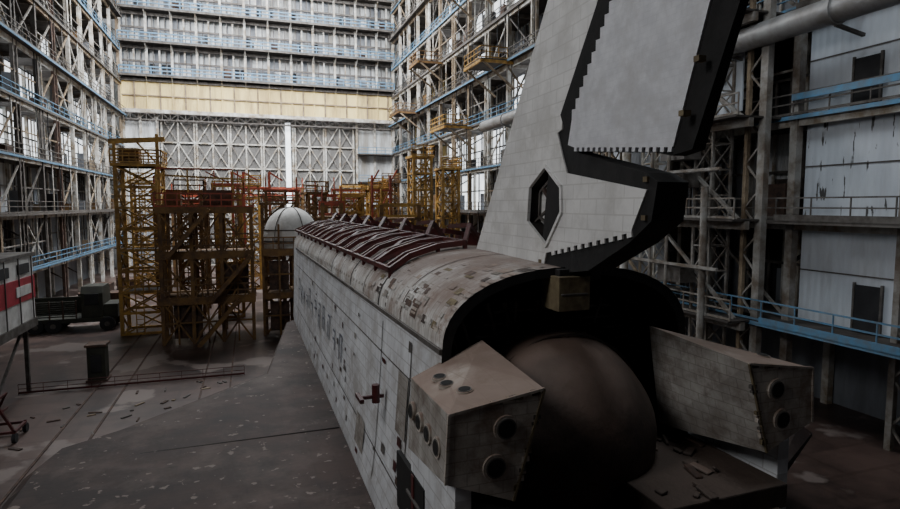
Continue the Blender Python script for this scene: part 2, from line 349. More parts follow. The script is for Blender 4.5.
for (x,y,w_,h_,m_,l_) in [(17.3,63,2,16.2,'yellow',9),(21.0,64,1.9,15.0,'yellow',8),(6.5,84,2.2,12.4,'ochre',7),(-13.5,80,2.4,13.5,'yellow',7),(-3.0,60.5,2.2,11.9,'yellow',7),(1.2,61,2.0,11.0,'ochre',6),(9.4,62,2.0,11.8,'yellow',7),(6.2,66,1.8,12.2,'ochre',7),(-6.4,61,2.0,12.0,'ochre',7),(14.3,72.5,2.0,12.9,'yellow',8),(-0.8,80,2.0,13.4,'yellow',8),(18.5,84,2.2,14.2,'ochre',8)]:
    tower(x,y,w_,2.3,h_,m_,l_).build('yellow_scaffold_tower')
mb=MB()
xs=(-6.6,-4.4,-2.2,.1)
for x in xs:
    for y in (50,52,55): mb.beam((x,y,0),(x,y,11),.26,'ochre')
for z in (3.4,7,10.6):
    mb.box(-6.9,.3,49.9,55.4,z,z+.18,'ochre'); mb.beam((-6.9,49.9,z),(.3,49.9,z),.2,'ochre',.5)
    railing(mb,(-6.9,49.9,z+.2),(.3,49.9,z+.2),'orange' if z>10 else 'ochre',1.1,.8,.07)
for i in range(3):
    for z in (0,3.5,7):
        mb.beam((xs[i],50,z),(xs[i+1],50,z+3.4),.13,'ochre'); mb.beam((xs[i+1],50,z),(xs[i],50,z+3.4),.13,'ochre')
        mb.beam((xs[i],50,z+1.7),(xs[i+1],50,z+1.7),.12,'ochre'); mb.beam(((xs[i]+xs[i+1])/2,50,z),((xs[i]+xs[i+1])/2,50,z+3.4),.12,'ochre')
mb.box(-3.5,-1.2,51,53,10.8,12.2,'rust'); mb.box(-6.3,-5.1,50.5,51.5,10.8,12.0,'ochre'); mb.box(-5.9,-3.8,50.4,50.6,.4,3.2,'rust'); mb.box(-2.0,-.2,50.4,50.6,3.8,6.2,'rust')
for x in (-6.7,-4.5,-1.2,0): mb.beam((x,50,10.8),(x,50,13.8),.12,'yellow')
mb.beam((-6.7,50,13.3),(.2,50,13.0),.14,'yellow'); mb.beam((-6.7,50,13.8),(-1.2,50,13.8),.12,'orange'); mb.beam((-3.2,50,13.6),(0,50,12),.1,'orange')
for z0,z1,xa,xb in ((0,3.5,-4,-1),(3.5,7,-3,0),(7,10.7,-6,-3)):
    mb.beam((xa,49.4,z0),(xb,49.4,z1),.12,'ochre',.3); mb.beam((xa,48.6,z0),(xb,48.6,z1),.12,'ochre',.3)
    mb.beam((xa,48.6,z0+1),(xb,48.6,z1+1),.07,'ochre')
    for k in range(12):
        t=k/12; mb.box(xa+(xb-xa)*t-.15,xa+(xb-xa)*t+.15,48.6,49.4,z0+(z1-z0)*t,z0+(z1-z0)*t+.05,'ochre')
mb.build('service_platform')
for (xa,xb,y,z,m_) in [(-4,-.9,72,13.3,'orange'),(1.5,5.5,70,12.6,'orange'),(7,13,70,12.1,'orange'),(10,18,76,12.9,'orange'),(9.5,17.5,80,10.9,'ochre'),(-10,-6,86,12.2,'orange'),(12,16.4,57,11.0,'yellow'),(-1,8,92,13.5,'orange'),(13,20,90,13.8,'yellow'),(-9.5,-4,67,12.4,'orange'),(6.4,8.8,58,11.2,'orange')]:
    mb=MB()
    mb.beam((xa,y,z),(xb,y,z),.2,m_,.35); mb.beam((xa,y,z-1.1),(xb,y,z-1.1),.2,m_,.25)
    k=xa
    while k<=xb: mb.beam((k,y,z+.2),(k,y,z-1.2),.12,m_); k+=1.2
    for xx in (xa+.3,xb-.3): mb.beam((xx,y,0),(xx,y,z),.35,'ochre'); mb.beam((xx,y,z),(xx,y,z+1.6),.14,m_)
    mb.beam((xa+.3,y,z-5),(xb-.3,y,z-1),.18,'ochre'); mb.box(xa,xb,y,y+2.6,z-1.5,z-1.3,'ochre')
    for xx in (xa+.3,xb-.3): mb.beam((xx,y+2.4,0),(xx,y+2.4,z-1.4),.3,'ochre'); mb.beam((xx,y,2),(xx,y+2.4,z-2),.14,'ochre')
    mb.build('overhead_work_platform')
mb=MB()
for x in (-.6,2.4,-1.9): mb.beam((x,76,0),(x,76,15.0),.3,'orange'); mb.beam((x,76,15.0),(x+1.6,76,14.0),.2,'orange')
mb.beam((-1.9,76,13),(2.4,76,13),.25,'orange')
mb.build('red_gantry_frame')
mb=MB()
for x in (12.6,14.6): mb.beam((x,63,0),(x,63,14.2),.22,'orange'); mb.beam((x,63,13.5),(x+.8,63,14.8),.15,'orange')
mb.beam((12.6,63,12.6),(14.6,63,12.6),.2,'orange'); mb.beam((12.6,63,9),(14.6,63,12.6),.12,'orange')
mb.build('red_gantry_frame.001')
# white dome on its stand, beyond the nose
par=empty('white_nose_dome')
mb=MB(); vs=[];nu,nv=28,10; cx,cy,cz=3.45,53.6,7.9; RR=2.4
for j in range(nv+1):
    ph=math.pi/2*j/nv
    for i in range(nu):
        t=2*math.pi*i/nu; vs.append((cx+RR*math.cos(t)*math.cos(ph)**.9,cy+RR*math.sin(t)*math.cos(ph)**.9,cz+2.9*math.sin(ph)))
mb.add(vs,[(j*nu+i,j*nu+(i+1)%nu,(j+1)*nu+(i+1)%nu,(j+1)*nu+i) for j in range(nv) for i in range(nu)],'offwhite',True)
mb.tube((cx,cy,7.2),(cx,cy,cz),RR,'offwhite',28)
for i in range(6):
    t=2*math.pi*i/6+.9
    f=lambda p:(cx+(RR+.03)*math.cos(t)*math.cos(p)**.9,cy+(RR+.03)*math.sin(t)*math.cos(p)**.9,cz+2.93*math.sin(p))
    for j in range(8): mb.beam(f(math.pi/2*j/8),f(math.pi/2*(j+1)/8),.06,'steel')
mb.tube((cx,cy,cz+.9),(cx,cy,cz+1.0),RR*.97,'steel',28); mb.tube((cx,cy,cz-.1),(cx,cy,cz+.05),RR*1.04,'steel',28)
mb.build('dome_shell',par)
mb=MB()
for dx in(-2.3,0,2.3):
    for dy in(-1.9,1.9): mb.beam((cx+dx,cy+dy,0),(cx+dx,cy+dy,7.2),.25,'ochre')
mb.beam((cx-2.5,cy-2.6,0),(cx-2.5,cy-2.6,10.2),.2,'ochre'); mb.beam((cx-1.2,cy-2.6,0),(cx-1.2,cy-2.6,9.4),.16,'ochre')
for z in (3.4,7.0): mb.box(cx-2.5,cx+2.5,cy-2.7,cy+2.1,z,z+.18,'ochre'); mb.beam((cx-2.5,cy-2.7,z),(cx+2.5,cy-2.7,z),.2,'ochre',.5)
railing(mb,(cx-2.5,cy-2.7,7.2),(cx+2.5,cy-2.7,7.2),'ochre',1.1,.8,.07)
for z in (0,3.5):
    for a,b in ((-2.3,0),(0,2.3)): mb.beam((cx+a,cy-1.9,z),(cx+b,cy-1.9,z+3.4),.14,'ochre'); mb.beam((cx+b,cy-1.9,z),(cx+a,cy-1.9,z+3.4),.14,'ochre')
    mb.beam((cx-2.5,cy-2.6,z+1.7),(cx+2.5,cy-2.6,z+1.7),.12,'ochre'); mb.box(cx-2.0,cx-.4,cy-2.0,cy-1.9,z+.3,z+2.8,'rust')
mb.build('dome_stand',par)
par=empty('crane_cabin')
mb=MB()
mb.box(-16,-12.2,28,40.5,4.4,8.1,'offwhite'); mb.box(-12.21,-12.14,28,40.5,5.6,6.9,'red'); mb.box(-16,-12.1,27.9,40.6,8.05,8.25,'steel')
mb.box(-15.8,-12.1,28,40.5,3.9,4.4,'steel')
for y in (29,32,35,38): mb.box(-12.2,-12.1,y,y+1.6,7.15,7.7,'pdark')
for y in range(28,41,2): mb.beam((-12.12,y,4.4),(-12.12,y,8.1),.06,'steel')
mb.box(-12.13,-12.09,37.5,39.7,5.95,6.5,'offwhite')
for x in (-15.5,-12.6):
    for y in (28.6,34,40): mb.beam((x,y,0),(x,y,4),.2,'steel')
for y in (28.6,34): mb.beam((-12.6,y,0),(-12.6,y+5.6,3.9),.12,'steel')
mb.build('cabin_body',par)
mb=MB(); dx=1.5
mb.box(-20+dx,-13.5+dx,57.9,61.1,.8,1.2,'khaki')
mb.prism([(58,1.2),(61,1.2),(61,3.3),(60.6,3.9),(58.4,3.9),(58,3.3)],-15.6+dx,-13.9+dx,'khaki')
mb.box(-13.9+dx,-12.8+dx,58.2,60.8,1.1,2.3,'khaki'); mb.box(-15.3+dx,-14.2+dx,57.93,58.02,2.3,3.3,'pdark')
for k in range(8): mb.box(-20+dx,-15.9+dx,57.9,58.0,1.35+k*.18,1.45+k*.18,'khaki')
for k in range(5): mb.box(-20+dx+k*1.0,-19.88+dx+k*1.0,57.85,57.98,1.2,2.8,'rust')
mb.box(-20+dx,-15.9+dx,61.0,61.1,1.2,2.7,'khaki')
for x in (-19,-17.7,-13.6):
    for yy in (57.8,60.7): mb.tube((x+dx,yy,.6),(x+dx,yy+.45,.6),.6,'pdark',18); mb.tube((x+dx,yy-.02,.6),(x+dx,yy+.47,.6),.22,'steel',10)
mb.build('utility_truck',bevel=.04)
mb=MB()
mb.box(-9.8,-8.8,41,42,.1,2.2,'khaki'); mb.box(-9.9,-8.7,40.9,42.1,2.2,2.35,'rust'); mb.box(-9.6,-9.0,40.93,41,.6,1.7,'pdark'); mb.box(-9.9,-8.7,40.9,42.1,0,.12,'rust')
mb.build('control_cabinet',bevel=.02)
mb=MB(); railing(mb,(-13,39.6,0),(-.6,39.6,0),'maroon',.6,1.2,.022); mb.build('low_guard_railing')
mb=MB()
for x in (-9,-7.4,-3,-1.4): mb.beam((x,20,.02),(x,70,.02),.10,'rust',.06)
mb.build('floor_rail')
mb=MB(); o_=(-.4,.5)
def tb(p,q,w): mb.beam((p[0]+o_[0],p[1]+o_[1],p[2]),(q[0]+o_[0],q[1]+o_[1],q[2]),w,'maroon')
tb((-11.6,31,.5),(-10.2,31,.5),.12); tb((-11.6,32.4,.5),(-10.2,32.4,.5),.12); tb((-11.6,31,.5),(-11.6,32.4,.5),.12); tb((-10.2,31,.5),(-10.2,32.4,.5),.12)
for x in (-11.6,-10.2):
    for y in (31,32.4): mb.tube((x-.08+o_[0],y+o_[1],.22),(x+.08+o_[0],y+o_[1],.22),.22,'pdark',14); tb((x,y,.2),(x,y,.6),.1)
tb((-11.6,31,.5),(-10.9,31,2.0),.1); tb((-11.6,32.4,.5),(-10.9,32.4,2.0),.1); tb((-10.9,31,2),(-10.9,32.4,2),.1); tb((-10.9,31,2),(-10.2,31,.5),.1); tb((-10.9,32.4,1.3),(-10.9,31,1.3),.1)
mb.build('hand_trolley')
mb=MB(); R=random.Random(6)
for i in range(40):
    x=R.uniform(-11,-1); y=R.uniform(30,39); l=R.uniform(.15,.7); a=R.uniform(0,3.1)
    mb.beam((x,y,.03),(x+math.cos(a)*l,y+math.sin(a)*l,.03),R.uniform(.05,.18),R.choice(['steel','steel','tan','rust']),.05)
mb.build('floor_debris')
taken=[(-10.9,-6.5,54,59),(-14,-10.5,79,84),(-19,-9,57,62),(12,23.5,62,67),(9,23,69,93),(11,17,56,60)]
for side,nm in ((0,'equipment_crates'),(1,'equipment_crates.001')):
    mb=MB(); R=random.Random(11+side); cnt=0
    while cnt<12:
        x=R.uniform(-18,-14.5) if side==0 else R.uniform(18,22); y=R.uniform(66,100) if side==0 else R.uniform(40,60); s1=R.uniform(.8,2.0); h=R.uniform(.6,2.0)
        if any(a-3<x<b+.5 and c-3<y<d+.5 for a,b,c,d in taken): continue
        cnt+=1
        mb.box(x,x+s1,y,y+s1*1.2,0,h,R.choice(['rust','khaki','ochre','khaki','rust'])); mb.box(x-.05,x+s1+.05,y-.05,y+s1*1.2+.05,h,h+.1,'rust')
        mb.beam((x,y-.05,0),(x+s1,y-.05,h),.12,'rust')
    mb.build(nm)
# ------------------------------------------------------------------ SPACE SHUTTLE
S=empty('space_shuttle'); S.location=(6.1,10.2,0); S.rotation_euler=(0,0,math.radians(1.2))
def section(w,wb,zt,zs,zb,n=28):
    pts=[]
    pts.append((-wb+.5,zb)); pts.append((-wb+.12,zb+.18)); pts.append((-wb,zb+.6))
    for k in range(1,6): t=k/6; pts.append((-(wb+(w-wb)*t**.6),zb+.6+(zs-zb-.6)*t))
    for i in range(n+1):
        a=math.pi*(1-i/n); c=math.cos(a); s=math.sin(a)
        pts.append((w*math.copysign(abs(c)**.85,c),zs+(zt-zs)*abs(s)**.9))
    for k in range(5,0,-1): t=k/6; pts.append(((wb+(w-wb)*t**.6),zb+.6+(zs-zb-.6)*t))
    pts+= [(wb,zb+.6),(wb-.12,zb+.18),(wb-.5,zb)]
    return pts
ST=[(0,2.78,3.3,9.76,8.3,2.9),(4,2.78,3.25,9.8,8.3,2.85),(8,2.76,3.18,9.75,8.3,2.8),(14,2.75,3.1,9.75,8.3,2.8),(20,2.74,3.02,9.75,8.25,2.8),(29,2.72,2.9,9.75,8.2,2.8),(31,2.66,2.8,9.8,8.1,2.85),(33,2.4,2.6,9.6,7.8,2.9),(35,2.05,2.3,8.6,7.0,3.1),(37,1.5,1.75,7.3,6.0,3.5),(38.5,.8,.95,6.2,5.3,4.0),(39.2,.15,.18,5.3,5.0,4.6)]
mb=MB(); rings=[[(x,v,z) for x,z in section(w,wb,zt,zs,zb)] for v,w,wb,zt,zs,zb in ST]
n=len(rings[0])
for a,b in zip(rings,rings[1:]):
    for i in range(n):
        j=(i+1)%n
        mat='tile'
        if i<8 or i>=n-9: mat='side'
        if i<2 or i>=n-3: mat='black'
        mb.add([a[i],a[j],b[j],b[i]],[(0,1,2,3)],mat,False)
mb.add(rings[-1],[tuple(range(n))],'black')
o=mb.build('fuselage_shell',S)
bm=bmesh.new(); bm.from_mesh(o.data); bmesh.ops.remove_doubles(bm,verts=bm.verts,dist=.002)
bmesh.ops.recalc_face_normals(bm,faces=bm.faces)
for f in bm.faces: f.smooth=True
bm.to_mesh(o.data); bm.free()
mb=MB()
def ring_strip(v0,v1,off,sub,mat):
    def at(v):
        for p,q in zip(ST,ST[1:]):
            if p[0]<=v<=q[0]:
                t=(v-p[0])/(q[0]-p[0]); return [p[i]+(q[i]-p[i])*t for i in range(6)]
        return list(ST[0])
    A=at(v0);B=at(v1)
    ra=[(x,v0,z) for x,z in section(A[1]+off,A[2]+off,A[3]+off,A[4],A[5])]; rb=[(x,v1,z) for x,z in section(B[1]+off,B[2]+off,B[3]+off,B[4],B[5])]
    for i in range(sub,n-1-sub):
        mb.add([ra[i],ra[i+1],rb[i+1],rb[i]],[(0,1,2,3)],mat,True)
sec0=section(2.7,3.2,9.66,8.3,2.95)
mb.add([(x,.9,z) for x,z in sec0],[tuple(range(len(sec0)))],'bulk')
so=section(2.80,3.32,9.78,8.3,2.9); si=section(2.62,3.12,9.60,8.2,3.1)
for i in range(len(so)-1):
    mb.add([(so[i][0],-.02,so[i][1]),(so[i+1][0],-.02,so[i+1][1]),(si[i+1][0],-.02,si[i+1][1]),(si[i][0],-.02,si[i][1])],[(0,1,2,3)],'black')
    mb.add([(si[i][0],-.02,si[i][1]),(si[i+1][0],-.02,si[i+1][1]),(si[i+1][0],.9,si[i+1][1]),(si[i][0],.9,si[i][1])],[(0,1,2,3)],'bulk')
for v in (5.2,9.4,13.6,17.8,22,26,30): ring_strip(v,v+.09,.015,8,'black')
for v in (3.0,7.3,11.5): ring_strip(v,v+.05,.01,8,'rust')
R=random.Random(5)
def on_top(v,ang,off=.04):
    p=[2.78,9.76,8.3]; c=math.cos(ang);s=math.sin(ang)
    return Vector(((p[0]+off)*math.copysign(abs(c)**.85,c),v,p[2]+(p[1]-p[2])*abs(s)**.9+off*s))
for k in range(190):
    v=R.uniform(.05,6.5); a=R.uniform(.5,2.95); dv=R.uniform(.15,.45); da=R.uniform(.04,.11)
    if abs(on_top(v,a).x)<.45: continue
    q=[on_top(v,a,.02),on_top(v+dv,a,.02),on_top(v+dv,a+da,.02),on_top(v,a+da,.02)]
    mb.add(q,[(0,1,2,3)],R.choice(['tanbox','pod','tile','rust','tile','rust','podside']))
for k in range(40):
    a=.4+k*.065; q=[on_top(-.03,a,.03),on_top(.3,a,.03),on_top(.3,a+.055,.03),on_top(-.03,a+.055,.03)]
    if abs(q[0].x)>.6 and R.random()<.75: mb.add(q,[(0,1,2,3)],R.choice(['tile','tile','rust','pod']))
for s in (-1,1):
    mb.beam((s*2.82,0,8.28),(s*2.78,28,8.26),.06,'steel',.10)
for k in range(9):
    x=R.uniform(-2.4,2.4); mb.tube((x,.8,R.uniform(7.5,8.3)),(x+R.uniform(-.5,.5),.8,9.0),.05,'steel',6)
for k in range(5):
    z=7.8+.25*k; mb.tube((-2.2+k*.2,.82,z),(2.2-k*.2,.82,z),.035,'steel',6)
mb.build('bulkhead_and_door_seams',S)
mb=MB()
R=random.Random(9)
def sx(v,z):
    for p,q in zip(ST,ST[1:]):
        if p[0]<=v<=q[0]:
            t=(v-p[0])/(q[0]-p[0]); w=p[1]+(q[1]-p[1])*t; wb=p[2]+(q[2]-p[2])*t; zs=p[4]+(q[4]-p[4])*t; zb=p[5]
            tt=max(0,min(1,(z-zb-.6)/(zs-zb-.6))); return wb+(w-wb)*tt**.6
    return 3.3
def sidepatch(v0,v1,z0,z1,mat,off=.03):
    for s in (-1,1):
        q=[(s*(sx(v0,z0)+off),v0,z0),(s*(sx(v1,z0)+off),v1,z0),(s*(sx(v1,z1)+off),v1,z1),(s*(sx(v0,z1)+off),v0,z1)]
        mb.add(q,[(0,1,2,3)],mat)
v=10.5
while v<26:
    h=R.uniform(.7,1.3); z=R.uniform(5.2,5.7)
    sidepatch(v,v+.14,z,z+h,'mark')
    if R.random()<.6: sidepatch(v+.5,v+.64,z,z+h*R.uniform(.6,1),'mark')
    if R.random()<.5: sidepatch(v,v+.6,z+h-.1,z+h,'mark')
    if R.random()<.5: sidepatch(v,v+.6,z+h*.45,z+h*.45+.1,'mark')
    v+=R.uniform(1.1,1.6)
for (v0,v1,z0,z1,m) in [(6,7.2,3.9,4.8,'podside'),(2.0,2.8,5.8,7.2,'podside')]: sidepatch(v0,v1,z0,z1,m,.03)
for v in (1.9,4.6):
    for z in (3.6,4.7,5.8,6.9): sidepatch(v,v+.05,z,z+1.1,'steel',.015)
for z in (7.2,4.6):
    for v in range(0,28,2): sidepatch(v,v+2,z,z+.035,'steel',.02)
for k in range(40):
    v=R.uniform(1,20); z=R.uniform(3.6,7.9); sidepatch(v,v+R.uniform(.1,.4),z,z+R.uniform(.08,.25),R.choice(['steel','rust','podside','maroon']))
mb.beam((-3.0,3.8,6.3),(-3.6,3.8,6.3),.08,'maroon'); mb.beam((-3.6,3.5,6.3),(-3.6,4.1,6.3),.10,'maroon'); mb.tube((-3.2,3.8,6.15),(-3.2,3.8,6.6),.10,'maroon',10)
for s in (-1,1):
    a,b=sorted((s*3.36,s*3.1)); mb.box(a,b,-2.2,.15,2.9,7.1,'side')
    a,b=sorted((s*3.1,s*1.9)); mb.box(a,b,-1.9,.9,2.9,3.3,'bulk')
    a,b=sorted((s*3.39,s*3.30)); mb.box(a,b,-.7,1.1,4.9,6.05,'hole')
    for z in (5.2,5.6): mb.beam((s*3.40,-.6,z),(s*3.40,.3,z),.05,'steel')
    mb.box(*sorted((s*3.41,s*3.35)),-.15,.0,4.9,6.05,'maroon')
    mb.box(*sorted((s*3.39,s*3.30)),-1.7,-1.1,3.9,4.5,'hole')
mb.build('side_panels',S)
mb=MB(); vs=[];nu,nv=48,16
for j in range(nv+1):
    ph=math.pi/2*j/nv
    for i in range(nu):
        t=2*math.pi*i/nu; r=2.05*(1+.02*math.sin(3*t+j*.3)+.012*math.sin(7*t))
        vs.append((-.1+r*math.cos(t)*math.cos(ph)**.9,.9-2.5*math.sin(ph),6.4+r*math.sin(t)*math.cos(ph)**.9))
mb.add(vs,[(j*nu+i,j*nu+(i+1)%nu,(j+1)*nu+(i+1)%nu,(j+1)*nu+i) for j in range(nv) for i in range(nu)],'dustdome',True)
for rr,yy,w_ in ((2.2,.75,.22),(1.98,.15,.05)):
    for i in range(nu):
        t=2*math.pi*i/nu;t2=2*math.pi*(i+1)/nu
        mb.beam((-.1+rr*math.cos(t),yy,6.4+rr*math.sin(t)),(-.1+rr*math.cos(t2),yy,6.4+rr*math.sin(t2)),w_,'bulk' if w_>.1 else 'flap')
mb.tube((1.35,.9,4.7),(1.35,-1.6,4.6),.85,'flap',24,1.0); mb.tube((-1.5,.9,4.6),(-1.5,-1.4,4.5),.85,'bulk',24,1.0)
mb.build('engine_dome',S)
mb=MB()
mb.box(-2.9,2.9,-3.4,.9,3.2,3.9,'bulk')
mb.box(.2,2.9,-2.6,.3,5.55,6.0,'flap'); mb.box(.4,2.7,-2.9,-2.4,4.6,5.6,'flap')
R=random.Random(8)
for k in range(22):
    x=R.uniform(.2,2.7); y=R.uniform(-2.7,-.2); a=R.uniform(0,3.1); l=R.uniform(.2,.7); mb.beam((x,y,6.02),(x+math.cos(a)*l*.5,y+math.sin(a)*l,6.0+R.uniform(0,.12)),R.uniform(.06,.2),R.choice(['flap','dustdome','rust','flap']),.06)
mb.box(-1.4,.2,-2.3,-.5,3.9,4.8,'bulk')
mb.build('body_flap',S,bevel=.1)
def pod(s,name):
    mb=MB()
    A=[(-3.55,-2.45,8.02),(-2.02,-2.45,8.24),(-2.52,-2.45,6.57),(-3.6,-2.45,7.0)]
    Bv=[(-3.36,.12,7.82),(-1.95,.12,8.42),(-2.3,.12,6.2),(-3.42,.12,6.5)]
    A=[(s*-x,y,z) for x,y,z in A]; Bv=[(s*-x,y,z) for x,y,z in Bv]
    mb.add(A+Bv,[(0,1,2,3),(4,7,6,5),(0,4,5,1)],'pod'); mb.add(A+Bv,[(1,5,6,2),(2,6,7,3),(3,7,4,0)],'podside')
    def noz(c,nv,r):
        c=Vector(c);nv=Vector(nv).normalized()
        mb.tube(c-nv*.02,c+nv*.04,r*1.25,'pod',20); mb.tube(c+nv*.02,c+nv*.05,r,'steel',20); mb.tube(c+nv*.045,c+nv*.055,r*.85,'hole',20)
    for (x,z) in ((-2.66,7.72),(-2.83,7.15)): noz((s*-x,-2.45,z),(0,-1,0),.16)
    for (x,y,z) in ((-3.1,-.75,8.03),(-3.15,-1.25,8.06),(-3.05,-1.8,8.11)): noz((s*-x,y,z),(s*.12,-.05,1),.11)
    for y in (-1.95,-1.4,-.85,-.3): noz((s*(3.5+(-y-1.2)*.05),y,7.35),(s*1,0,.05),.13)
    mb.beam(A[0],A[1],.04,'pod'); mb.beam(A[0],A[3],.04,'pod'); mb.beam(A[1],A[2],.04,'tanbox')
    R=random.Random(3)
    for k in range(22):
        a=Vector(A[0]).lerp(Vector(A[1]),R.random()) if k%2 else Vector(A[1]).lerp(Vector(A[2]),R.random())
        mb.box(a.x-.06,a.x+.06,a.y-.012,a.y+.05,a.z-R.uniform(.03,.08),a.z+.012,R.choice(['rust','tanbox','steel','pod']))
    mb.build(name,S)
pod(-1,'rcs_pod_port'); pod(1,'rcs_pod_starboard')
# ---- fin
def LEy(z): return 15.3-.698*(z+1.45)-10.2
def T(y,z):
    zz=z-11; return .06+.04*max(0,(LEy(zz)-y))
def P(lst): return [(y-10.2,z+11) for y,z in lst]
def serr(p,q,n,amp):
    out=[];p=Vector(p);q=Vector(q);d=(q-p);nn=Vector((-d.y,d.x)).normalized()*amp
    for i in range(n):
        out.append(tuple(p+d*(i/n))); out.append(tuple(p+d*((i+.0)/n)+nn)); out.append(tuple(p+d*((i+.5)/n)+nn)); out.append(tuple(p+d*((i+.5)/n)))
    return out
def Ps(l): return [(p[0]-10.2,p[1]+11) for p in l]
def stair(p,q,n):
    out=[]
    for i in range(n):
        a=(p[0]+(q[0]-p[0])*i/n,p[1]+(q[1]-p[1])*i/n); b=(p[0]+(q[0]-p[0])*(i+1)/n,p[1]+(q[1]-p[1])*(i+1)/n)
        out+= [a,(a[0],b[1])]
    return out
fin=P([(15.3,-1.45),(9.4,7.0)])+Ps(stair((7.4,7.0),(10.6,1.5),26))+P([(10.66,1.45),(10.4,.95)])+P([(10.2,.62),(7.67,.233),(8.01,-.40)])+Ps(serr((8.01,-.437),(10.85,-.98),11,-.08))+P([(10.95,-1.0),(11.1,-1.45)])
hexa=P([(11.1,.82),(10.38,.36),(10.32,-.14),(10.92,-.86),(11.88,-.38),(11.84,.4)])
bm=bmesh.new()
def loop(pts,fx):
    vs=[bm.verts.new((fx(y,z),y,z)) for y,z in pts]; es=[bm.edges.new((vs[i],vs[(i+1)%len(vs)])) for i in range(len(vs))]; return vs,es
v1,e1=loop(fin,lambda y,z:-T(y,z)); v2,e2=loop(hexa,lambda y,z:-T(y,z))
bmesh.ops.triangle_fill(bm,edges=e1+e2,use_beauty=True)
v3,e3=loop(fin,lambda y,z:T(y,z)); bmesh.ops.triangle_fill(bm,edges=e3,use_beauty=True)
for i in range(len(fin)):
    j=(i+1)%len(fin); bm.faces.new((v1[i],v1[j],v3[j],v3[i]))
v4,e4=loop(hexa,lambda y,z:-T(y,z)+.36)
for f in bm.faces: f.material_index=0
for i in range(6):
    j=(i+1)%6; f=bm.faces.new((v2[i],v2[j],v4[j],v4[i])); f.material_index=2
f=bm.faces.new(v4); f.material_index=1
bmesh.ops.recalc_face_normals(bm,faces=bm.faces)
me=D.meshes.new('vertical_fin'); bm.to_mesh(me); bm.free(); me.materials.append(M['fin']); me.materials.append(M['hole']); me.materials.append(M['bulk'])
o=D.objects.new('vertical_fin',me); bpy.context.collection.objects.link(o); o.parent=S
mb=MB()
for i in range(6):
    y,z=hexa[i];y2,z2=hexa[(i+1)%6]; mb.beam((-T(y,z)-.01,y,z),(-T(y2,z2)-.01,y2,z2),.07,'fin')
cy=sum(p[0] for p in hexa)/6; cz=sum(p[1] for p in hexa)/6
for i in (0,2,4):
    y,z=hexa[i]; mb.beam((.02,y,z),(.02,cy,cz),.05,'steel')
for i in range(6):
    y,z=hexa[i];y2,z2=hexa[(i+1)%6]; k=.68
    mb.beam((-.02,cy+(y-cy)*k,cz+(z-cz)*k),(-.02,cy+(y2-cy)*k,cz+(z2-cz)*k),.05,'steel')
mb.beam((-.05,cy-.4,cz-.25),(-.05,cy+.3,cz+.3),.08,'rust')
blk=P([(10.9,1.9),(9.2,4.3),(7.35,7.0),(7.0,7.0),(7.9,4.6),(9.9,1.0),(7.75,.50),(7.45,.35),(7.55,-.25),(8.1,-.62),(9.3,-1.2),(10.9,-1.45),(11.25,-1.2),(11.0,1.0)])
mb.prism(blk,lambda y,z:-T(y,z)+.03,lambda y,z:T(y,z)-.03,'black')
def H(y,z,o=0): return .05+.06*max(0,y+4.3)+o
rb=P([(10.1,1.35),(10.3,1.75),(9.0,3.9),(7.2,7.0),(4.7,7.0),(6.25,2.6),(6.95,.80),(7.35,.74)])
mb.prism(rb,lambda y,z:-H(y,z),lambda y,z:H(y,z),'black')
rf=P([(9.98,1.14)])+Ps(list(reversed(stair((7.25,6.0),(9.98,1.6),24))))+P([(5.5,6.0),(6.7,2.76),(7.28,.88)])+Ps(serr((7.31,.86),(9.85,1.08),16,-.07))
mb.prism(rf,lambda y,z:-H(y,z,.035),lambda y,z:-H(y,z,-.02),'rud'); mb.prism(rf,lambda y,z:H(y,z,-.02),lambda y,z:H(y,z,.035),'rud')
for (y,z) in ((11.2,-1.2),(7.7,.40),(7.7,-.2),(6.95,1.3),(6.7,2.0)): mb.box(-T(y-10.2,z+11)-.02,-.2,y-10.2-.05,y-10.2+.05,z+11-.04,z+11+.04,'tanbox')
mb.build('rudder',S)
mb=MB(); mb.box(-.55,.15,-.35,.35,8.95,9.62,'tanbox'); mb.box(-.5,.1,-.36,-.33,9.25,9.3,'steel'); mb.box(-.45,.5,-.2,.6,9.5,9.75,'black')
mb.build('fin_root_fitting',S,bevel=.03)
# ---- wings
def wing(s,name):
    mb=MB()
    out=[(2.8,30),(3.4,29),(5.2,17.4),(9.7,12.6),(12.0,10.9),(12.3,9.5),(12.3,4.2),(7.5,1.6),(3.0,.4)]
    top=[(s*x,y,3.35-(.25 if x>11 else 0)) for x,y in out]
    cx,cy=4.5,8
    midt=[(s*(x+(cx-x)*.05),y+(cy-y)*.05,3.42) for x,y in out]; bot=[(s*x,y,3.0) for x,y in out]; b2=[(s*x,y,2.75) for x,y in [(cx+(x-cx)*.9,cy+(y-cy)*.9) for x,y in out]]
    n=len(out)
    mb.add(midt,[tuple(range(n))],'wing')
    for A,B,mt in ((midt,top,'wing'),(top,bot,'black'),(bot,b2,'black')):
        for i in range(n): j=(i+1)%n; mb.add([A[i],A[j],B[j],B[i]],[(0,1,2,3)],mt)
    mb.add(b2,[tuple(range(n))],'black')
    for (p,q) in (((3.2,2.6),(11.7,6.0)),((3.2,9.5),(10.5,9.5)),((7.5,2.2),(7.5,4.2))):
        mb.beam((s*p[0],p[1],3.43),(s*q[0],q[1],3.40),.05,'bulk',.03)
    mb.build(name,S)
wing(-1,'wing_port'); wing(1,'wing_starboard')
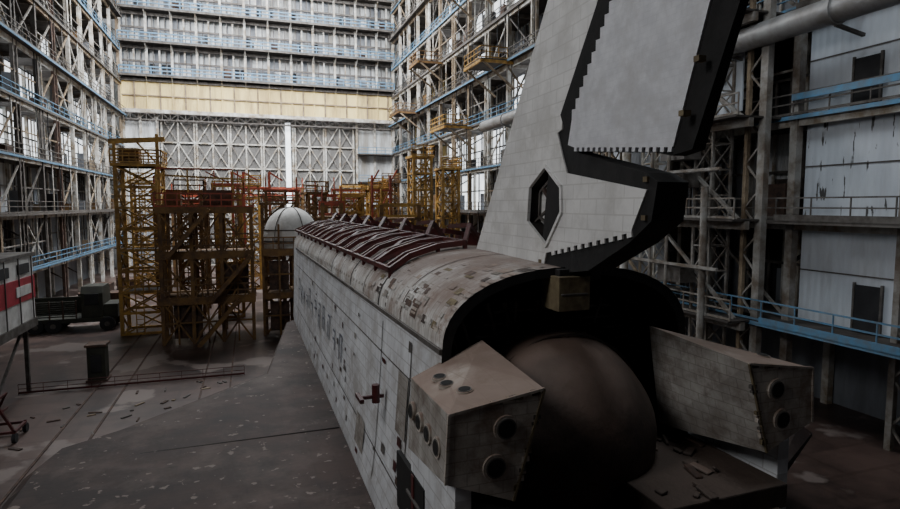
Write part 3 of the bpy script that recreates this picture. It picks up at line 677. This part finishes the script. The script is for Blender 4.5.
# ---- top fixtures
mb=MB(); R=random.Random(4)
def top(v,x,off=0):
    t=min(1,abs(x)/2.78); return 8.3+(9.76-8.3)*max(0,1-t**2.2)**.45+off
k=0; v=5.2
while v<30:
    w=v+1.75
    xs=[-2.45,-1.9,-1.1,-.3]
    for a,b in zip(xs,xs[1:]): mb.beam((a,v,top(v,a,.2)),(b,v,top(v,b,.2)),.15,'maroon')
    for a,b in zip(xs,xs[1:]): mb.beam((a,v+.5,top(v,a,.2)),(b,v+.5,top(v,b,.2)),.12,'maroon')
    for x in (-2.45,-1.1,-.3): mb.beam((x,v,top(v,x,-.02)),(x,v,top(v,x,.22)),.1,'maroon')
    for x in (-2.45,-.3): mb.beam((x,v,top(v,x,.2)),(x,w,top(v,x,.2)),.13,'maroon')
    a,b=((-2.45,-.3) if k%2 else (-.3,-2.45)); mid=-1.4
    mb.beam((a,v,top(v,a,.22)),(mid,(v+w)/2,top(v,mid,.22)),.13,'maroon'); mb.beam((mid,(v+w)/2,top(v,mid,.22)),(b,w,top(v,b,.22)),.13,'maroon')
    if k%2==0:
        mb.beam((-.3,v,top(v,0,.2)),(.2,v+.9,top(v,0,.65)),.12,'maroon'); mb.beam((.2,v+.9,top(v,0,.65)),(.9,v+1.4,top(v,.9,.0)),.12,'maroon'); mb.beam((.2,v+.9,top(v,0,.65)),(.2,v+2.6,top(v,0,.55)),.13,'maroon')
    else: mb.beam((-.3,v,top(v,0,.45)),(1.4,v+.4,top(v,1.4,.35)),.14,'maroon'); mb.beam((1.4,v+.4,top(v,1.4,.35)),(1.4,v+.4,top(v,1.4,-.02)),.1,'maroon'); mb.box(.3,.9,v,v+.6,top(v,.6,-.02),top(v,.6,.4),'maroon')
    v=w; k+=1
for (a,b) in (((.8,5.6),(1.7,8.2)),((1.2,9),(2.2,12)),((.6,13),(2.0,14.5))):
    mb.beam((a[0],a[1],top(0,a[0],.15)),(b[0],b[1],top(0,b[0],.25)),.16,'maroon')
mb.build('payload_door_handling_frame',S)
mb=MB()
for (x,v,r) in ((-2.3,2.5,.3),(2.3,2.5,.3),(-2.2,12,.3),(2.2,12,.3),(0,29,.3)):
    mb.tube((x,v,.2),(x,v,2.95),r,'ochre',14); mb.box(x-.9,x+.9,v-.9,v+.9,0,.25,'ochre')
    for a,b in ((-1,-1),(1,-1),(1,1),(-1,1)): mb.beam((x+a*.8,v+b*.8,.2),(x,v,2.2),.14,'ochre')
mb.build('support_jacks',S)
# ------------------------------------------------------------------ lights
def area(name,loc,target,sx_,sy_,e,col):
    l=D.lights.new(name,'AREA'); l.shape='RECTANGLE'; l.size=sx_; l.size_y=sy_; l.energy=e; l.color=col
    o=D.objects.new(name,l); bpy.context.collection.objects.link(o); o.location=loc
    o.rotation_euler=(Vector(target)-Vector(loc)).to_track_quat('-Z','Y').to_euler(); return o
area('skylight_rear',(3,94,56),(3,98,0),36,26,26000,(.94,.97,1))
area('back_wall_fill',(3,78,54),(3,115,33),40,14,34000,(.97,.98,1))  # unseen lamp added below the roof, tilted to brighten the back wall
area('left_wall_fill',(14,76,50),(-22,92,28),20,20,24000,(.94,.97,1))  # added lamp hanging out of view, lights the left galleries
area('right_wall_fill',(-10,74,50),(27,86,28),20,20,28000,(.97,.98,1))  # extra unseen lamp thrown across the hall onto the right galleries
area('fin_fill',(-17,6,26),(5.5,15,13),8,8,2350,(.98,.97,.97))  # added fill lamp, well below the ceiling, to light fin and fuselage top
area('near_wall_fill',(8,10,40),(28,18,15),8,8,3100,(.86,.94,1))  # unseen lamp added to lift the near right cladding
W=D.worlds.new('World'); bpy.context.scene.world=W; W.use_nodes=True
W.node_tree.nodes['Background'].inputs[0].default_value=(.6,.66,.75,1); W.node_tree.nodes['Background'].inputs[1].default_value=.018
# ------------------------------------------------------------------ camera
c=D.cameras.new('camera'); c.sensor_width=36; c.lens=23.44; c.clip_end=400; c.clip_start=.05
co=D.objects.new('camera',c); bpy.context.collection.objects.link(co); co.location=(0,0,11)
co.rotation_euler=(math.radians(90-4.83),0,math.radians(-18.84)); bpy.context.scene.camera=co
